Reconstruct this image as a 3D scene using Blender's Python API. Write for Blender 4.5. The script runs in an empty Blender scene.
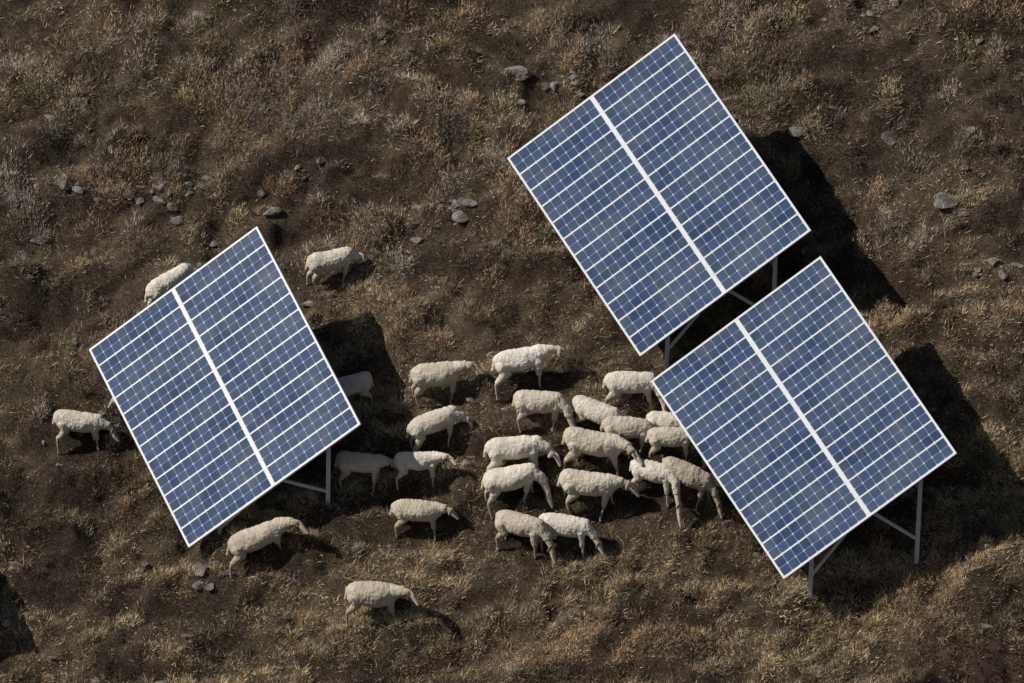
import bpy, math, numpy as np, time
from mathutils import Vector, Matrix
rng=np.random.default_rng(7)
sc=bpy.context.scene
P=math.radians(25); CP,SP=math.cos(P),math.sin(P)
D=100.0; K=60.0
SX,SY=0.25,0.8
# ---------------------------------------------------------------- noise
def _hash(ix,iy,seed):
    ix=ix.astype(np.int64)&0xffffffff; iy=iy.astype(np.int64)&0xffffffff
    n=(ix*374761393+iy*668265263+seed*1274126177)&0xffffffff
    n=((n^(n>>13))*1103515245)&0xffffffff
    n=((n^(n>>15))*2246822519)&0xffffffff
    n=n^(n>>16)
    return (n&0xffffff)/float(0xffffff)*2-1
def vn(x,y,seed=0):
    x=np.asarray(x,float);y=np.asarray(y,float)
    xi=np.floor(x);yi=np.floor(y);fx=x-xi;fy=y-yi
    fx=fx*fx*fx*(fx*(fx*6-15)+10);fy=fy*fy*fy*(fy*(fy*6-15)+10)
    a=_hash(xi,yi,seed);b=_hash(xi+1,yi,seed);c=_hash(xi,yi+1,seed);d=_hash(xi+1,yi+1,seed)
    return (a*(1-fx)+b*fx)*(1-fy)+(c*(1-fx)+d*fx)*fy
def sstep(a,b,x):
    t=np.clip((x-a)/(b-a),0,1);return t*t*(3-2*t)
def sat(y,k,r):
    return np.where(np.abs(y)<k,y,np.sign(y)*(k+r*np.tanh((np.abs(y)-k)/r)))
def lip(x): return -5.78+.10*vn(x/.5,x*0+3,9)+.16*vn(x/1.3,x*0+1,10)-.9*sstep(7.0,5.6,x)
def hgt(x,y):
    x=np.asarray(x,float);y=np.asarray(y,float)
    z=SX*sat(x,30,40)+SY*sat(y,35,45)
    z=z+.20*vn(x/4.7,y/4.7,1)+.12*vn(x/1.9+5,y/1.7,2)+.13*vn(x/.85,y/.6,3)+.10*vn(x/.38,y/.3,4)+.04*vn(x/.17,y/.14,5)
    for per,A,sd,tl in ((.95,.28,6,.30),(.55,.13,16,.22)):
        t=(y+tl*x+.55*vn(x/2.6,y/2.6,sd)+.12*vn(x/.6,y/.6,sd+1))/per
        f=t-np.floor(t)
        amp=A*sstep(-.35,.5,vn(x/2.0+7,y/1.1,sd+2))
        z=z+amp*(sstep(0,.24,f)-f)
    z=z-.75*sstep(.12,-.28,y-lip(x))*sstep(5.6,7.0,x)
    far=np.maximum(np.hypot(x,y)-40,0)
    z=z+ np.minimum(far/40,1)*(6*vn(x/45,y/45,11)+2*vn(x/15,y/15,12))
    return z
def steep(x,y):
    return (hgt(x,y+.05)-hgt(x,y-.05))/.1

# ---------------------------------------------------------------- mesh helpers
def np_mesh(name,verts,faces,nper,col=None,smooth=False):
    me=bpy.data.meshes.new(name)
    verts=np.asarray(verts,np.float32);faces=np.asarray(faces,np.int32)
    me.vertices.add(len(verts));me.vertices.foreach_set('co',verts.ravel())
    nf=len(faces)
    me.loops.add(nf*nper);me.loops.foreach_set('vertex_index',faces.ravel())
    me.polygons.add(nf);me.polygons.foreach_set('loop_start',np.arange(nf,dtype=np.int32)*nper)
    me.polygons.foreach_set('loop_total',np.full(nf,nper,np.int32))
    me.polygons.foreach_set('use_smooth',np.full(nf,smooth,bool))
    me.update(calc_edges=True)
    if col is not None:
        a=me.color_attributes.new('col','FLOAT_COLOR','POINT')
        c=np.ones((len(verts),4),np.float32);c[:,:3]=col
        a.data.foreach_set('color',c.ravel())
    return me
def add_obj(name,me,mats=(),parent=None):
    o=bpy.data.objects.new(name,me);sc.collection.objects.link(o)
    for m in mats: me.materials.append(m)
    if parent: o.parent=parent
    return o

# ---------------------------------------------------------------- materials
def mat(name):
    m=bpy.data.materials.new(name);m.use_nodes=True
    nt=m.node_tree;b=nt.nodes['Principled BSDF'];return m,nt,b
def N(nt,t,**k):
    n=nt.nodes.new(t)
    for a,v in k.items(): setattr(n,a,v)
    return n
def math_n(nt,op,a,b=None,c=None):
    n=N(nt,'ShaderNodeMath',operation=op)
    for i,v in enumerate((a,b,c)):
        if v is None: continue
        if isinstance(v,(int,float)): n.inputs[i].default_value=v
        else: nt.links.new(v,n.inputs[i])
    return n.outputs[0]
def mix(nt,f,a,b,bt='MIX'):
    n=N(nt,'ShaderNodeMix',data_type='RGBA',blend_type=bt)
    if isinstance(f,(int,float)): n.inputs[0].default_value=f
    else: nt.links.new(f,n.inputs[0])
    for i,v in ((6,a),(7,b)):
        if isinstance(v,tuple): n.inputs[i].default_value=(*v,1)
        else: nt.links.new(v,n.inputs[i])
    return n.outputs[2]
def noise(nt,scale,detail=4,coord=None,rough=.6):
    n=N(nt,'ShaderNodeTexNoise');n.inputs['Scale'].default_value=scale;n.inputs['Detail'].default_value=detail
    n.inputs['Roughness'].default_value=rough
    if coord is not None: nt.links.new(coord,n.inputs['Vector'])
    return n.outputs['Fac']
def ramp(nt,f,a,b):
    n=N(nt,'ShaderNodeMapRange');nt.links.new(f,n.inputs[0]);n.inputs[1].default_value=a;n.inputs[2].default_value=b
    return n.outputs[0]
def bump(nt,b,hsock,dist,strength=1):
    n=N(nt,'ShaderNodeBump');n.inputs['Distance'].default_value=dist;n.inputs['Strength'].default_value=strength
    nt.links.new(hsock,n.inputs['Height']);nt.links.new(n.outputs[0],b.inputs['Normal'])

m_soil,nt,b=mat('hillside_soil')
tc=N(nt,'ShaderNodeTexCoord').outputs['Object']
a=N(nt,'ShaderNodeVertexColor',layer_name='col').outputs[0]
c=mix(nt,ramp(nt,noise(nt,4,8,tc,.75),.35,.65),(.45,.45,.45),(1.3,1.3,1.3))
c=mix(nt,1.0,a,c,'MULTIPLY')
c=mix(nt,ramp(nt,noise(nt,26,6,tc,.8),.53,.70),c,(.27,.205,.14))
nt.links.new(c,b.inputs['Base Color']);b.inputs['Roughness'].default_value=1
b.inputs['Specular IOR Level'].default_value=.1
bump(nt,b,noise(nt,28,6,tc,.8),.10)

m_veg,nt,b=mat('dry_vegetation')
a=N(nt,'ShaderNodeVertexColor',layer_name='col')
nt.links.new(a.outputs[0],b.inputs['Base Color']);b.inputs['Roughness'].default_value=.85;b.inputs['Specular IOR Level'].default_value=.15

m_rock,nt,b=mat('rock')
tc=N(nt,'ShaderNodeTexCoord').outputs['Object']
c=mix(nt,ramp(nt,noise(nt,6,6,tc),.35,.65),(.07,.06,.052),(.26,.23,.20))
nt.links.new(c,b.inputs['Base Color']);b.inputs['Roughness'].default_value=.95
bump(nt,b,noise(nt,25,6,tc),.04)

m_coat,nt,b=mat('sheep_coat')
a=N(nt,'ShaderNodeVertexColor',layer_name='col')
tc=N(nt,'ShaderNodeTexCoord').outputs['Object']
oi=N(nt,'ShaderNodeObjectInfo').outputs['Random']
f=ramp(nt,noise(nt,6,5,tc,.75),.40,.72)
c=mix(nt,math_n(nt,'MULTIPLY',f,.55),a.outputs[0],(.32,.25,.175))
hv=N(nt,'ShaderNodeHueSaturation');nt.links.new(c,hv.inputs['Color']);nt.links.new(math_n(nt,'MULTIPLY_ADD',oi,.34,.76),hv.inputs['Value'])
nt.links.new(math_n(nt,'MULTIPLY_ADD',oi,-.4,1.1),hv.inputs['Saturation'])
nt.links.new(hv.outputs[0],b.inputs['Base Color']);b.inputs['Roughness'].default_value=1;b.inputs['Specular IOR Level'].default_value=.05
bump(nt,b,noise(nt,42,4,tc,.7),.025,.9)

m_cell,nt,b=mat('photovoltaic_cells')
uv=N(nt,'ShaderNodeUVMap',uv_map='UVMap').outputs[0]
sp=N(nt,'ShaderNodeSeparateXYZ');nt.links.new(uv,sp.inputs[0])
fu=math_n(nt,'FRACT',sp.outputs[0]);fv=math_n(nt,'FRACT',sp.outputs[1])
au=math_n(nt,'ABSOLUTE',math_n(nt,'SUBTRACT',fu,.5));av=math_n(nt,'ABSOLUTE',math_n(nt,'SUBTRACT',fv,.5))
edge=math_n(nt,'GREATER_THAN',math_n(nt,'MAXIMUM',au,av),.466)
chf=math_n(nt,'GREATER_THAN',math_n(nt,'ADD',au,av),.86)
fl=N(nt,'ShaderNodeVectorMath',operation='FLOOR');nt.links.new(uv,fl.inputs[0])
wn=N(nt,'ShaderNodeTexWhiteNoise');nt.links.new(fl.outputs[0],wn.inputs['Vector'])
cellc=mix(nt,wn.outputs[0],(.028,.048,.106),(.050,.080,.160))
tc=N(nt,'ShaderNodeTexCoord').outputs['Object']
cellc=mix(nt,ramp(nt,noise(nt,1.1,5,tc),.4,.75),cellc,(.085,.108,.165))
c=mix(nt,edge,cellc,(.19,.235,.33))
c=mix(nt,chf,c,(.40,.45,.54))
dn=ramp(nt,noise(nt,2.2,7,tc,.7),.5,.9)
c=mix(nt,math_n(nt,'MULTIPLY',dn,.35),c,(.17,.17,.175))
nt.links.new(c,b.inputs['Base Color']);b.inputs['Roughness'].default_value=.1
b.inputs['Specular IOR Level'].default_value=.5

m_alu,nt,b=mat('white_aluminium_frame')
tc=N(nt,'ShaderNodeTexCoord').outputs['Object']
c=mix(nt,noise(nt,5,4,tc),(.52,.54,.56),(.72,.73,.74))
nt.links.new(c,b.inputs['Base Color']);b.inputs['Roughness'].default_value=.45
m_back,nt,b=mat('panel_backsheet')
b.inputs['Base Color'].default_value=(.3,.31,.33,1);b.inputs['Roughness'].default_value=.7
m_steel,nt,b=mat('galvanised_steel')
tc=N(nt,'ShaderNodeTexCoord').outputs['Object']
c=mix(nt,noise(nt,14,4,tc),(.36,.37,.38),(.58,.59,.6))
nt.links.new(c,b.inputs['Base Color']);b.inputs['Roughness'].default_value=.5;b.inputs['Metallic'].default_value=.1

# ---------------------------------------------------------------- ground sheet
PAL=dict(dark=(.075,.053,.036),tan=(.66,.515,.335),grey=(.52,.435,.35),red=(.27,.155,.095),olive=(.16,.15,.065))
PAL={k:np.array(v) for k,v in PAL.items()}
def screenw(x,y): return 1.148*y+.2265*x
def shrubzone(x,y):
    w=screenw(x,y)
    return sstep(.6,3.2,w-.16*x+1.7*vn(x/2.2,y/1.6,41))
def patchf(x,y):
    return .50*vn(x/2.6,y/1.4,20)+.65*vn(x/1.1,y/.5,21)+.65*vn(x/.42,y/.22,22)
def axis(lo,hi,step):
    c=np.arange(lo,hi+step,step)
    out=[];s=step;p=hi
    while p<500:
        s*=1.09;p=p+s;out.append(p)
    o2=[];s=step;p=lo
    while p>-500:
        s*=1.09;p=p-s;o2.append(p)
    return np.array(o2[::-1]+list(c)+out)
ax=axis(-10.5,10.5,.04);ay=axis(-8.6,8.6,.035)
X,Y=np.meshgrid(ax,ay)
Z=hgt(X,Y)
V=np.stack([X,Y,Z],-1).reshape(-1,3)
nx,ny=len(ax),len(ay)
idx=np.arange(nx*ny).reshape(ny,nx)
F=np.stack([idx[:-1,:-1],idx[:-1,1:],idx[1:,1:],idx[1:,:-1]],-1).reshape(-1,4)
xf,yf=V[:,0],V[:,1]
pf=np.clip(.5+.5*patchf(xf,yf),0,1)[:,None]
C=np.array((.040,.029,.021))*(1-pf)+np.array((.18,.132,.09))*pf
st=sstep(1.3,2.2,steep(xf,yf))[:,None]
bank=(sstep(.3,-.1,yf-lip(xf))*sstep(6.0,7.0,xf)*(np.abs(yf)<9))[:,None]
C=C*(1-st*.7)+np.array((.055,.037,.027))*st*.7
C=C*(1-bank)+np.array((.20,.125,.095))*bank
add_obj('hillside',np_mesh('hillside',V,F,4,C,smooth=True),[m_soil])

# ---------------------------------------------------------------- vegetation
def blades(bx,by,bz,d,L,W,col):
    n=len(bx)
    d=d/np.linalg.norm(d,axis=1,keepdims=True)
    r=rng.normal(size=(n,3));s=np.cross(d,r);s/=np.linalg.norm(s,axis=1,keepdims=True)
    base=np.stack([bx,by,bz],1)
    v=np.stack([base-s*W[:,None]/2,base+s*W[:,None]/2,base+d*L[:,None]],1)
    return v.reshape(-1,3),np.repeat(col,3,axis=0)
def pickcol(x,y,n,boost=0,spread=.26):
    w=screenw(x,y)
    low=sstep(-1.8,-5,w)
    t=np.clip(.33+patchf(x,y)*.60+low*.18+rng.normal(0,spread,n)+boost,0,1)[:,None]
    c=PAL['dark']*(1-t)+PAL['tan']*t
    g=(shrubzone(x,y)*.65)[:,None]
    gc=PAL['dark']*1.2*(1-t)+PAL['grey']*1.1*t
    c=c*(1-g)+gc*g
    rd=(sstep(.1,.8,vn(x/2.2,y/1.6,24))*.45)[:,None]
    c=c*(1-rd*(1-g))+PAL['red']*(.4+1.1*t)*rd*(1-g)
    olp=.04+.22*sstep(.2,.8,vn(x/1.6,y/1.2,25))
    ol=(rng.random(n)<olp)[:,None]
    c=np.where(ol,PAL['olive']*(.7+1.2*t),c)
    c=c*rng.uniform(.6,1.4,(n,1))
    br=(rng.random(n)<.02)[:,None]
    return np.where(br,np.array((.70,.62,.47)),c)
vs=[];cs=[]
n=800000
x=np.concatenate([rng.uniform(-9.8,9.8,n),rng.uniform(-22,22,90000)])
y=np.concatenate([rng.uniform(-8,8,n),rng.uniform(-18,18,90000)])
pr=.68+.45*vn(x/.32,y/.22,30)+.40*patchf(x,y)
pr=pr*(1-.75*sstep(1.4,2.4,steep(x,y)))*(1-.4*shrubzone(x,y))
keep=rng.random(len(x))<pr
x,y=x[keep],y[keep];n=len(x);z=hgt(x,y)-.006
d=np.stack([rng.normal(0,.7,n),rng.normal(-.3,.6,n),rng.uniform(.2,1.1,n)],1)
v,c_=blades(x,y,z,d,rng.uniform(.04,.13,n)*(1+.6*vn(x/.9,y/.7,32)),rng.uniform(.006,.014,n),pickcol(x,y,n))
vs.append(v);cs.append(c_)
# tussocks
m=7500
tx=rng.uniform(-11,11,m);ty=rng.uniform(-9,9,m)
w=screenw(tx,ty);pr=(.22+.3*sstep(-1.2,-4.5,w)+.7*patchf(tx,ty))*(1-.7*shrubzone(tx,ty))
pr=np.maximum(pr,.95*sstep(.45,.10,np.abs(ty-lip(tx)-.2))*sstep(6.2,7,tx))
k=(rng.random(m)<pr)&(steep(tx,ty)<1.8);tx,ty=tx[k],ty[k];m=len(tx)
q=60;r=rng.uniform(.04,.15,m)
ang=rng.uniform(0,2*math.pi,(m,q));rr=np.sqrt(rng.random((m,q)))
x=(tx[:,None]+np.cos(ang)*rr*r[:,None]).ravel();y=(ty[:,None]+np.sin(ang)*rr*r[:,None]).ravel();n=m*q
z=hgt(x,y)-.01
d=np.stack([(np.cos(ang)*rr*.9).ravel()+rng.normal(0,.2,n),(np.sin(ang)*rr*.9).ravel()+rng.normal(-.2,.2,n),np.full(n,.8)],1)
v,c_=blades(x,y,z,d,np.repeat(rng.uniform(.08,.24,m),q)*rng.uniform(.5,1.1,n),rng.uniform(.006,.011,n),pickcol(x,y,n,.12)*np.repeat(rng.uniform(.5,1.3,m),q)[:,None])
vs.append(v);cs.append(c_)
def domes(tx,ty,R,q,flat,lmax,up):
    m=len(tx)
    ang=rng.uniform(0,2*math.pi,(m,q));el=np.arccos(rng.uniform(.0,1,(m,q)))
    dx=np.cos(ang)*np.sin(el);dy=np.sin(ang)*np.sin(el);dz=np.cos(el)
    lump=1+.45*vn(ang*1.6+tx[:,None]*9,el*2.5+ty[:,None]*9,47)
    rad=rng.uniform(.35,.88,(m,q))*R[:,None]*lump
    x=(tx[:,None]+dx*rad).ravel();y=(ty[:,None]+dy*rad*.8).ravel();n=m*q
    z=hgt(x,y)-.02+(dz*rad*flat).ravel()
    d=np.stack([dx.ravel()*.8+rng.normal(0,.5,n),dy.ravel()*.8+rng.normal(0,.5,n),dz.ravel()+up+rng.normal(0,.4,n)],1)
    return x,y,z,d,n,rng.uniform(.3,1,n)*lmax*np.repeat(.7+R,q)
# grassy hummocks
m=5200
tx=rng.uniform(-10.5,10.5,m);ty=rng.uniform(-9,9,m)
pr=(.36+.65*vn(tx/1.3,ty/.6,71)+.2*vn(tx/3,ty/2,72))*(1-.8*shrubzone(tx,ty))*(screenw(tx,ty)<7)
k=rng.random(m)<pr;tx,ty=tx[k],ty[k];m=len(tx)
q=230;R=rng.uniform(.08,.27,m)
x,y,z,d,n,L=domes(tx,ty,R,q,.9,.11,.3)
sh=np.repeat(rng.uniform(-.25,.3,m),q)
v,c_=blades(x,y,z,d,L,rng.uniform(.006,.012,n),pickcol(x,y,n,sh,.18)*np.repeat(rng.uniform(.45,1.2,m),q)[:,None])
vs.append(v);cs.append(c_)
V=np.concatenate(vs);C=np.concatenate(cs)
add_obj('dry_grass',np_mesh('dry_grass',V,np.arange(len(V)).reshape(-1,3),3,C),[m_veg])
# heather shrubs
m=4200
tx=rng.uniform(-11.5,11.5,m);ty=rng.uniform(-9.5,9.5,m)
sz=shrubzone(tx,ty)
pr=.85*sz*(.5+.9*vn(tx/1.1,ty/.7,44))+.02+.10*sstep(.1,.6,vn(tx/1.5,ty/1.3,42))
k=rng.random(m)<pr;tx,ty,sz=tx[k],ty[k],sz[k];m=len(tx)
q=400
R=rng.uniform(.10,.22,m)+rng.uniform(.02,.32,m)*sz
x,y,z,d,n,L=domes(tx,ty,R,q,1.15,.11,.5)
cc=np.repeat(rng.uniform(.25,.95,m),q)[:,None]*PAL['grey']*rng.uniform(.45,1.55,(n,1))
tint=np.repeat(rng.random(m),q)[:,None]
cc=np.where(tint<.4,cc*np.array([1.02,.84,.68]),cc)
cc=np.where(tint>.85,cc*np.array([1.0,1.02,.72]),cc)
v,c_=blades(x,y,z,d,L,rng.uniform(.006,.012,n),cc)
add_obj('heather_shrubs',np_mesh('heather_shrubs',v,np.arange(len(v)).reshape(-1,3),3,c_),[m_veg])

# ---------------------------------------------------------------- solar arrays
def box(vs,fs,o,ex,ey,ez):
    i=len(vs)
    for a,b_,c in ((0,0,0),(1,0,0),(1,1,0),(0,1,0),(0,0,1),(1,0,1),(1,1,1),(0,1,1)):
        vs.append(o+ex*a+ey*b_+ez*c)
    if ex.cross(ey).dot(ez)<0:
        fs+= [(i+0,i+1,i+2,i+3),(i+4,i+7,i+6,i+5),(i+0,i+4,i+5,i+1),(i+1,i+5,i+6,i+2),(i+2,i+6,i+7,i+3),(i+3,i+7,i+4,i+0)]
    else:
        fs+= [(i+3,i+2,i+1,i+0),(i+5,i+6,i+7,i+4),(i+1,i+5,i+4,i+0),(i+2,i+6,i+5,i+1),(i+3,i+7,i+6,i+2),(i+0,i+4,i+7,i+3)]
def beam(vs,fs,a,b_,w,t,ref):
    d=(b_-a);z=d.normalized();x=z.cross(ref).normalized();y=z.cross(x)
    box(vs,fs,a-x*w/2-y*t/2,x*w,y*t,d)
def solar(rx,ry,hR,u,v,su=1,sv=1):
    R=Vector((rx,ry,SX*rx+SY*ry+hR))
    u=Vector(u)*su;v=Vector(v)*sv
    U_=u.length*.997;V_=v.length*.997
    ctr=R-(u+v)/2
    un=u.normalized();n=u.cross(v);n=n if n.z>0 else -n;n.normalize()
    vn_=un.cross(n);vn_=vn_ if vn_.dot(v)>0 else -vn_
    org=Vector((ctr.x,ctr.y,float(hgt(ctr.x,ctr.y))))
    e=bpy.data.objects.new('solar_panel_array',None);sc.collection.objects.link(e);e.location=org
    L0=ctr-un*U_/2-vn_*V_/2-org
    def pt(a,b_,c=0): return L0+un*a+vn_*b_+n*c
    fr,gap=.035,.075
    cw=(U_-2*fr-gap)/2
    nb=12;bg=.024;bh=(V_-2*fr-(nb-1)*bg)/nb
    vs,fs,uvs,mi=[],[],[],[]
    fvs,ffs=[],[]
    for cidx in range(2):
        a0=fr+cidx*(cw+gap)
        for r in range(nb):
            b0=fr+r*(bh+bg)
            i=len(fs)
            o=pt(a0,b0,-.03)
            box(vs,fs,o,un*cw+n*float(rng.normal(0,.0012)),vn_*bh,n*.03)
            for k in range(6):
                f=fs[i+k]
                mi.append(0 if k==1 else 1)
                for vi in f:
                    q=vs[vi]-o
                    uvs.append((q.dot(un)/cw*10+cidx*10, q.dot(vn_)/bh*2+r*2))
            if r<nb-1: box(fvs,ffs,pt(a0+.002,b0+bh-.001,-.028),un*(cw-.004),vn_*(bg+.002),n*.034)
    me=bpy.data.meshes.new('photovoltaic_modules');me.from_pydata([tuple(q) for q in vs],[],fs)
    ul=me.uv_layers.new(name='UVMap')
    ul.data.foreach_set('uv',np.array(uvs,np.float32).ravel())
    me.polygons.foreach_set('material_index',np.array(mi,np.int32))
    add_obj('photovoltaic_modules',me,[m_cell,m_back],e)
    vs,fs=fvs,ffs
    box(vs,fs,pt(fr+cw,0.001,-.035),un*gap,vn_*(V_-.002),n*.046)
    box(vs,fs,pt(0,0,-.04),un*fr,vn_*V_,n*.052)
    box(vs,fs,pt(U_-fr,0,-.04),un*fr,vn_*V_,n*.052)
    box(vs,fs,pt(fr,0,-.04),un*(U_-2*fr),vn_*fr,n*.05)
    box(vs,fs,pt(fr,V_-fr,-.04),un*(U_-2*fr),vn_*fr,n*.05)
    me=bpy.data.meshes.new('module_frame');me.from_pydata([tuple(q) for q in vs],[],fs)
    add_obj('module_frame',me,[m_alu],e)
    vs,fs=[],[]
    for a in (.2,.5,.8):
        beam(vs,fs,pt(U_*a,.08,-.075),pt(U_*a,V_-.06,-.075),.05,.06,n)
    for b_ in (.16,.5,.95):
        beam(vs,fs,pt(.15,V_*b_,-.14),pt(U_-.15,V_*b_,-.14),.06,.06,n)
    posts={}
    for a in (.19,.82):
        for b_ in (.16,.95):
            top=pt(U_*a,V_*b_,-.15)
            g=float(hgt(top.x+org.x,top.y+org.y))-org.z
            bot=Vector((top.x-.03,top.y,g-.15))
            posts[(a,b_)]=(top,bot)
            beam(vs,fs,top,bot,.07,.07,Vector((0,1,0)))
    for b_ in (.16,.95):
        mid=pt(U_*.5,V_*b_,-.17)
        for a,f in ((.19,.5),(.82,.70)):
            t,bo=posts[(a,b_)]
            beam(vs,fs,mid,t.lerp(bo,f),.05,.04,Vector((0,1,0)))
    for a in (.19,.82):
        t,bo=posts[(a,.16)];t2,b2=posts[(a,.95)]
        beam(vs,fs,t.lerp(bo,.6),t2.lerp(b2,.2),.045,.04,Vector((1,0,0)))
    me=bpy.data.meshes.new('support_posts');me.from_pydata([tuple(q) for q in vs],[],fs)
    add_obj('support_posts',me,[m_steel],e)
UA=((2.82,-.052,2.253),(1.75,-2.843,-2.26));UB=((2.8,.468,2.066),(2.18,-2.859,-2.34))
solar(-2.47,-2.21,1.92,*UA,1.02,1.01)
solar(4.90,-.77,1.75,*UB)
solar(7.12,-4.36,1.76,*UB,.985,.96)
solar(-9.40,-3.05,1.9,*UA)

# ---------------------------------------------------------------- sheep
def cap(vs,fs,a,ra,b_,rb,seg=12,rings=4):
    a=Vector(a);b_=Vector(b_);d=(b_-a);L=d.length
    z=d.normalized() if L>1e-6 else Vector((0,0,1))
    x=z.orthogonal().normalized();y=z.cross(x)
    prof=[]
    for i in range(rings+1):
        t=math.pi/2*i/rings;prof.append((a-z*ra*math.cos(t),ra*math.sin(t)))
    for i in range(rings+1):
        t=math.pi/2*i/rings;prof.append((b_+z*rb*math.sin(t),rb*math.cos(t)))
    i0=len(vs)
    for c,r in prof:
        r=max(r,.0008)
        for k in range(seg):
            an=2*math.pi*k/seg;vs.append(c+x*math.cos(an)*r+y*math.sin(an)*r)
    m=len(prof)
    for j in range(m-1):
        for k in range(seg):
            k2=(k+1)%seg;fs.append((i0+j*seg+k,i0+j*seg+k2,i0+(j+1)*seg+k2,i0+(j+1)*seg+k))
    fs.append(tuple(i0+k for k in range(seg))[::-1]);fs.append(tuple(i0+(m-1)*seg+k for k in range(seg)))
BODY=[(-.485,.595,.03,.03),(-.470,.585,.085,.08),(-.425,.57,.138,.130),(-.34,.558,.170,.165),(-.22,.543,.178,.182),(-.08,.525,.186,.195),(.06,.518,.188,.194),(.18,.522,.182,.172),(.28,.532,.166,.142),(.35,.545,.138,.112),(.40,.555,.09,.075),(.42,.56,.03,.03)]
FLEECE=np.array((.71,.63,.51));BARE=np.array((.60,.50,.40));HOOF=np.array((.06,.05,.045));NOSE=np.array((.20,.14,.12))
def sheep(wx,wy,hd,pose,scale=1,low=0,seed=0):
    low=low+.015
    r=np.random.default_rng(seed+100)
    th=math.radians(hd);c,s=math.cos(th),math.sin(th)
    def gl0(x,y):
        X=wx+(x*c-y*s)*scale;Y=wy+(x*s+y*c)*scale
        return float(hgt(X,Y))
    g0=gl0(0,0)
    def gl(x,y): return (gl0(x,y)-g0)/scale
    f1=(gl(.32,.09)+gl(.32,-.09))/2;f2=(gl(-.32,.09)+gl(-.32,-.09))/2
    pitch=(f1-f2)/.64*.6+r.uniform(-.05,.05)
    mid=(f1+f2)/2
    fat=r.uniform(.90,1.10);ln=r.uniform(.94,1.07)
    vs,fs=[],[]
    seg=18;arch=r.uniform(-.01,.025)
    for (x,zc,hh,hw) in BODY:
        for k in range(seg):
            an=2*math.pi*k/seg
            sn=math.sin(an)
            yy=math.cos(an)*hw*fat*(1+.08*(-sn));zz=zc+sn*hh*(1.0 if sn>0 else fat)+arch*(1-(x/.3)**2)*(1 if sn>0 else 0)
            q=Vector((x*ln,yy,zz-low));q.z+=mid+pitch*x;vs.append(q)
    for j in range(len(BODY)-1):
        for k in range(seg):
            k2=(k+1)%seg;fs.append((j*seg+k,(j)*seg+k2,(j+1)*seg+k2,(j+1)*seg+k))
    fs.append(tuple(range(seg))[::-1]);fs.append(tuple((len(BODY)-1)*seg+k for k in range(seg)))
    bare=[]
    def B(p):
        return Vector((p[0],p[1],p[2]-low+mid+pitch*p[0]))
    turn=r.uniform(-.22,.04)
    if pose=='graze': pts=[(.30,0,.57),(.47,turn*.4,.45),(.58,turn*.8,.30),(.62,turn,.20),(.67,turn*1.2,.07)]
    elif pose=='mid': pts=[(.30,0,.58),(.48,turn*.4,.59),(.62,turn*.9,.565),(.69,turn*1.2,.50),(.775,turn*1.6,.385)]
    elif pose=='low': pts=[(.30,0,.57),(.48,turn*.4,.51),(.60,turn*.9,.41),(.66,turn*1.2,.33),(.73,turn*1.6,.21)]
    else: pts=[(.30,0,.58),(.46,turn*.4,.64),(.59,turn*.9,.665),(.67,turn*1.2,.62),(.77,turn*1.6,.525)]
    pts=[Vector(p)+Vector((r.uniform(-.01,.02),0,r.uniform(-.025,.025) if i>1 else 0)) for i,p in enumerate(pts)]
    pw=[B(p) for p in pts]
    if pose=='graze' :
        gz=gl(pw[4].x,pw[4].y)+.06
        dz=gz-pw[4].z
        for i,f in ((2,.55),(3,.85),(4,1)): pw[i].z+=dz*f
    rad=[.126,.076,.052,.048,.028]
    for i in range(4): cap(vs,fs,pw[i],rad[i],pw[i+1],rad[i+1])
    bare.append((pw[1].lerp(pw[2],.6),pw[2],.066,.053,BARE))
    for i in (2,3): bare.append((pw[i],pw[i+1],rad[i],rad[i+1],BARE))
    bare.append((pw[4],pw[4]+(pw[4]-pw[3]).normalized()*.03,rad[4]*.9,.03,NOSE))
    st=r.uniform(.02,.13);ph=r.integers(0,2)
    for side in (1,-1):
        o=st*side*(1 if ph else -1)+r.uniform(-.02,.02)
        o2=-o*r.uniform(.5,1.1)
        ch=[((.27,.08*side,.46),.086),((.27+o*.15,.095*side,.37),.050),((.28+o*.55,.09*side,.205),.026),((.265+o*.9,.085*side,.075),.018),((.28+o,.085*side,.018),.024)]
        hh=[((-.33,.08*side,.50),.118),((-.27+o2*.25,.11*side,.385),.072),((-.42+o2*.55,.10*side,.235),.028),((-.395+o2*.9,.095*side,.075),.019),((-.38+o2,.095*side,.018),.024)]
        for chain in (ch,hh):
            w=[]
            for p,rr in chain:
                x,y,z=p
                q=Vector((x,y,0))
                up=min(z/.42,1)
                if z<.42:
                    bodyz=mid+pitch*x-low
                    q.z=(gl(x,y)*(1-up)+ (bodyz+.42)*up) + (z-.42*up)
                else: q.z=z-low+mid+pitch*x
                w.append((q,rr))
            for i in range(len(w)-1): cap(vs,fs,w[i][0],w[i][1],w[i+1][0],w[i+1][1],10,3)
            for i in (2,3): bare.append((w[i][0],w[i+1][0],w[i][1],w[i+1][1],BARE*.75))
            bare.append((w[4][0],w[4][0]-Vector((0,0,.01)),.026,.026,HOOF))
    ta=B((-.465*ln,0,.62));tb=B((-.51*ln,r.uniform(-.02,.02),.43));cap(vs,fs,ta,.032,tb,.022,8,3)
    me=bpy.data.meshes.new('tmp');me.from_pydata([tuple(q) for q in vs],[],fs)
    o=bpy.data.objects.new('tmp',me);sc.collection.objects.link(o)
    md=o.modifiers.new('r','REMESH');md.mode='VOXEL';md.voxel_size=.0125
    md=o.modifiers.new('s','SMOOTH');md.iterations=4;md.factor=.5
    dg=bpy.context.evaluated_depsgraph_get();ev=o.evaluated_get(dg)
    m2=bpy.data.meshes.new_from_object(ev)
    bpy.data.objects.remove(o);bpy.data.meshes.remove(me)
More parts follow.
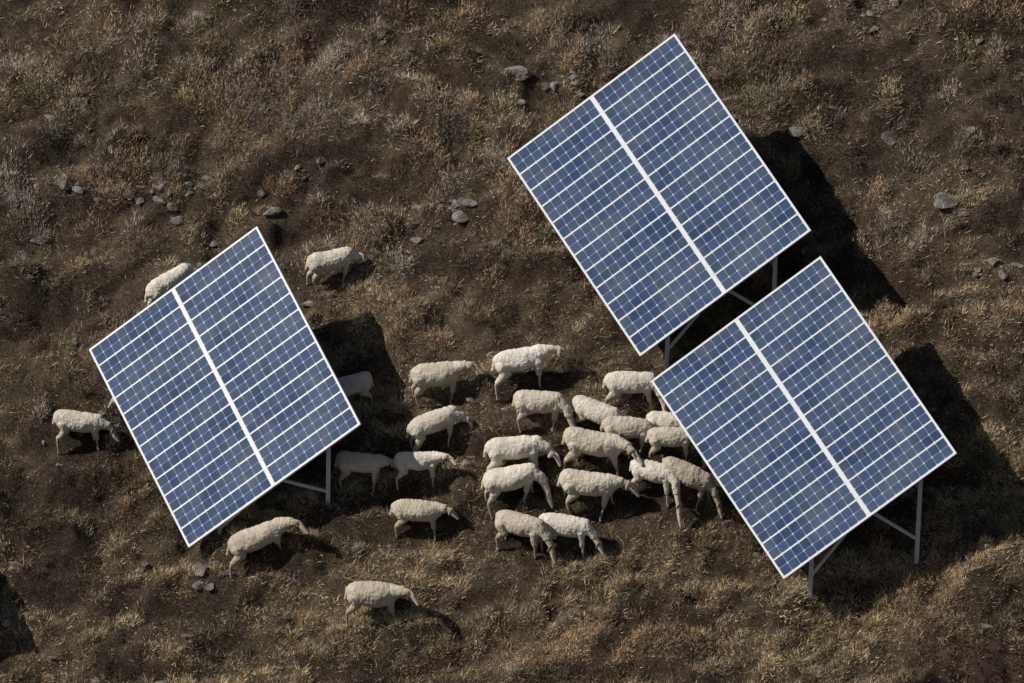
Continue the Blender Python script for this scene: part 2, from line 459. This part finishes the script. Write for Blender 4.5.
    nv=len(m2.vertices);co=np.empty(nv*3,np.float32);m2.vertices.foreach_get('co',co);co=co.reshape(-1,3).astype(float)
    no=np.empty(nv*3,np.float32);m2.vertices.foreach_get('normal',no);no=no.reshape(-1,3)
    best=np.full(nv,9.);col=np.tile(FLEECE,(nv,1))
    for a,b_,ra,rb,cc in bare:
        a=np.array(a);b_=np.array(b_);ab=b_-a;t=np.clip(((co-a)@ab)/(ab@ab),0,1)
        d=np.linalg.norm(co-(a+t[:,None]*ab),axis=1)-(ra+(rb-ra)*t)
        k=(d<best);best=np.where(k,d,best)
        kk=k&(d<.014);col[kk]=cc
    fl=best>=.014
    nz=vn(co[:,0]*8+seed*3,co[:,2]*8+co[:,1]*6,50)*.008+vn(co[:,0]*19+co[:,1]*9,co[:,2]*17+co[:,1]*8,52)*.005+vn(co[:,0]*38+co[:,1]*9,co[:,2]*38+co[:,1]*13,51)*.005
    co=co+no*np.where(fl,nz+.014,0)[:,None]
    dirt_shade=np.clip((.48-(co[:,2]-mid-pitch*co[:,0]+low))*3.5,0,.55)*fl  # darker lower fleece: dirt plus belly shading painted into the coat colour
    rump=np.clip((-.36-co[:,0])*5,0,.35)*fl
    dd=np.clip(dirt_shade+rump,0,.7)*(.6+.4*vn(co[:,0]*12,co[:,2]*12,53))
    col=col*(1-dd[:,None])+np.array((.28,.21,.135))*dd[:,None]
    fi=np.empty(len(m2.loops),np.int32);m2.loops.foreach_get('vertex_index',fi)
    V=[tuple(q) for q in co];Fs=[tuple(int(i) for i in fi[p.loop_start:p.loop_start+p.loop_total]) for p in m2.polygons]
    cols=[tuple(q) for q in col]
    bpy.data.meshes.remove(m2)
    hdv=(pw[3]-pw[2]).normalized();side_v=Vector((0,1,0));side_v=(side_v-hdv*side_v.dot(hdv)).normalized();hup=side_v.cross(hdv)
    if hup.z<0 and pose!='graze': hup=-hup
    if pose=='graze' and hup.x<0: hup=-hup
    def ell(cen,e1,e2,e3,color):
        i=len(V);A,Bn=8,6
        for j in range(Bn+1):
            ph_=math.pi*j/Bn
            for k in range(A):
                t=2*math.pi*k/A
                V.append(tuple(cen+e1*math.cos(ph_)+e2*math.sin(ph_)*math.cos(t)+e3*math.sin(ph_)*math.sin(t)));cols.append(tuple(color))
        for j in range(Bn):
            for k in range(A):
                k2=(k+1)%A;Fs.append((i+j*A+k,i+j*A+k2,i+(j+1)*A+k2,i+(j+1)*A+k))
    for sd in (1,-1):
        root=pw[2]+side_v*sd*.042+hup*.03
        dr=(side_v*sd*1.0-hdv*.25-Vector((0,0,.55))).normalized()
        w2=dr.cross(hup).normalized();w3=dr.cross(w2)
        ell(root+dr*.055,dr*.092,w2*.040,w3*.012,BARE*.8)
        ell(pw[2].lerp(pw[3],.75)+side_v*sd*.044+hup*.022,side_v*.009,hdv*.014,hup*.012,(.01,.008,.006))
    me=bpy.data.meshes.new('sheep');me.from_pydata(V,[],Fs)
    me.polygons.foreach_set('use_smooth',np.ones(len(Fs),bool))
    a=me.color_attributes.new('col','FLOAT_COLOR','POINT')
    cc=np.ones((len(V),4),np.float32);cc[:,:3]=np.array(cols);a.data.foreach_set('color',cc.ravel())
    ob=add_obj('sheep',me,[m_coat]);ob.location=(wx,wy,g0);ob.rotation_euler=(0,0,th);ob.scale=(scale,)*3
SH=[(-3.03,1.42,8,'graze',.86,0),(-5.76,1.54,30,'graze',.9,0),(-7.22,-.07,-8,'low',.88,0),(-6.20,.25,182,'low',.77,0),(-2.74,-.57,190,'graze',.85,0),
(-1.23,-.72,2,'level',.94,0),(.17,-.93,-4,'mid',.99,0),(-1.27,-1.42,8,'graze',.90,0),(.47,-1.66,-8,'graze',.92,0),(1.42,-1.80,-24,'graze',.87,0),
(1.98,-1.50,-5,'graze',.9,0),(1.92,-2.06,-8,'graze',.88,0),(1.38,-2.26,-9,'mid',1.02,0),(2.58,-1.97,-10,'graze',.78,0),(2.62,-2.29,-5,'low',.82,0),
(2.33,-2.66,-22,'graze',.82,0),(2.90,-2.74,-14,'graze',.86,0),(.07,-2.12,-3,'low',1.0,0),(.00,-2.49,-5,'graze',.98,0),(1.29,-2.68,-7,'mid',1.0,0),
(.16,-3.10,-26,'graze',.96,0),(.90,-3.08,-14,'graze',.92,0),(-2.48,-1.67,-12,'mid',.87,0),(-1.54,-1.87,-3,'level',.82,0),(-1.53,-2.44,-8,'mid',.86,.15),
(-4.17,-2.43,3,'mid',1.02,.10),(-2.25,-3.62,-3,'level',.97,0)]
for i,a_ in enumerate(SH): sheep(*a_,i)

# ---------------------------------------------------------------- rocks
import bmesh
bm=bmesh.new();bmesh.ops.create_icosphere(bm,subdivisions=2,radius=1)
bv=np.array([v.co[:] for v in bm.verts]);bf=np.array([[v.index for v in f.verts] for f in bm.faces]);bm.free()
vs=[];fs=[];off=0
def rock(x,y,s,flat=.5):
    global off
    v=bv.copy()
    for _ in range(10):
        d=rng.normal(size=3);d/=np.linalg.norm(d);k=rng.uniform(.3,.75)
        p=v@d;v=v-np.outer(np.maximum(p-k,0),d)
    v=v*np.array([rng.uniform(.8,1.9),rng.uniform(.5,1.1),flat])*s
    a=rng.uniform(-.5,.5);c,s_=math.cos(a),math.sin(a)
    v=np.stack([v[:,0]*c-v[:,1]*s_,v[:,0]*s_+v[:,1]*c,v[:,2]+v[:,1]*.6],1)
    v=v+np.array([x,y,float(hgt(x,y))+s*.22+.02])
    vs.append(v);fs.append(bf+off);off+=len(v)
for _ in range(800):
    x,y=rng.uniform(-10,10),rng.uniform(-8.5,8.5)
    if rng.random()<.35+.6*float(vn(x/1.4,y/1.0,60)): rock(x,y,abs(rng.normal(0,.05))+.03)
for x,y,s,nn in ((.8,3.6,.13,9),(-.2,3.5,.09,6),(-1.2,2.0,.11,9),(-8.2,3.7,.14,9),(-7.5,5.0,.12,7),(-5.4,3.1,.11,9),(-3.05,1.1,.13,2),(-5.1,-2.5,.12,5),(6.9,.05,.09,9),(8.05,-.7,.09,7),(6.35,-2.2,.07,4),(-6,3.45,.09,7),(6,3.65,.10,9),(-3.65,2.95,.08,5),(-6.35,-2.05,.08,3),(2.15,.85,.07,3),(-1,3.0,.08,4),(-6.8,-4.4,.08,5),(4.5,-4.6,.07,4),(8.2,-6.3,.10,10)):
    for _ in range(nn): rock(x+rng.normal(0,.34),y+rng.normal(0,.11),s*rng.uniform(.35,1.1))
add_obj('scattered_rocks',np_mesh('scattered_rocks',np.concatenate(vs),np.concatenate(fs),3),[m_rock])

# ---------------------------------------------------------------- light, sky, camera
Ld=Vector((1.62,.12,-1.42)).normalized()
sun=bpy.data.lights.new('sun','SUN');sun.energy=5;sun.angle=math.radians(.5);sun.color=(1,.955,.88)
so=bpy.data.objects.new('sun',sun);sc.collection.objects.link(so);so.rotation_euler=Ld.to_track_quat('-Z','Y').to_euler();so.location=(-20,-5,30)
w=bpy.data.worlds.new('World');sc.world=w;w.use_nodes=True
nt=w.node_tree;sk=nt.nodes.new('ShaderNodeTexSky');sk.sky_type='NISHITA';sk.sun_disc=False
sk.sun_elevation=math.asin(-Ld.z);sk.sun_rotation=math.atan2(-Ld.x,-Ld.y)%(2*math.pi)
nt.links.new(sk.outputs[0],nt.nodes['Background'].inputs[0]);nt.nodes['Background'].inputs[1].default_value=.05
cd=bpy.data.cameras.new('camera');cd.lens=36*D/(1024/K);cd.sensor_width=36;cd.clip_end=3000;cd.clip_start=1
co=bpy.data.objects.new('camera',cd);sc.collection.objects.link(co)
co.location=(0,-D*CP,D*SP);co.rotation_euler=(math.pi/2-P,0,0)
sc.camera=co
sc.view_settings.view_transform='Standard';sc.view_settings.look='None';sc.view_settings.exposure=0
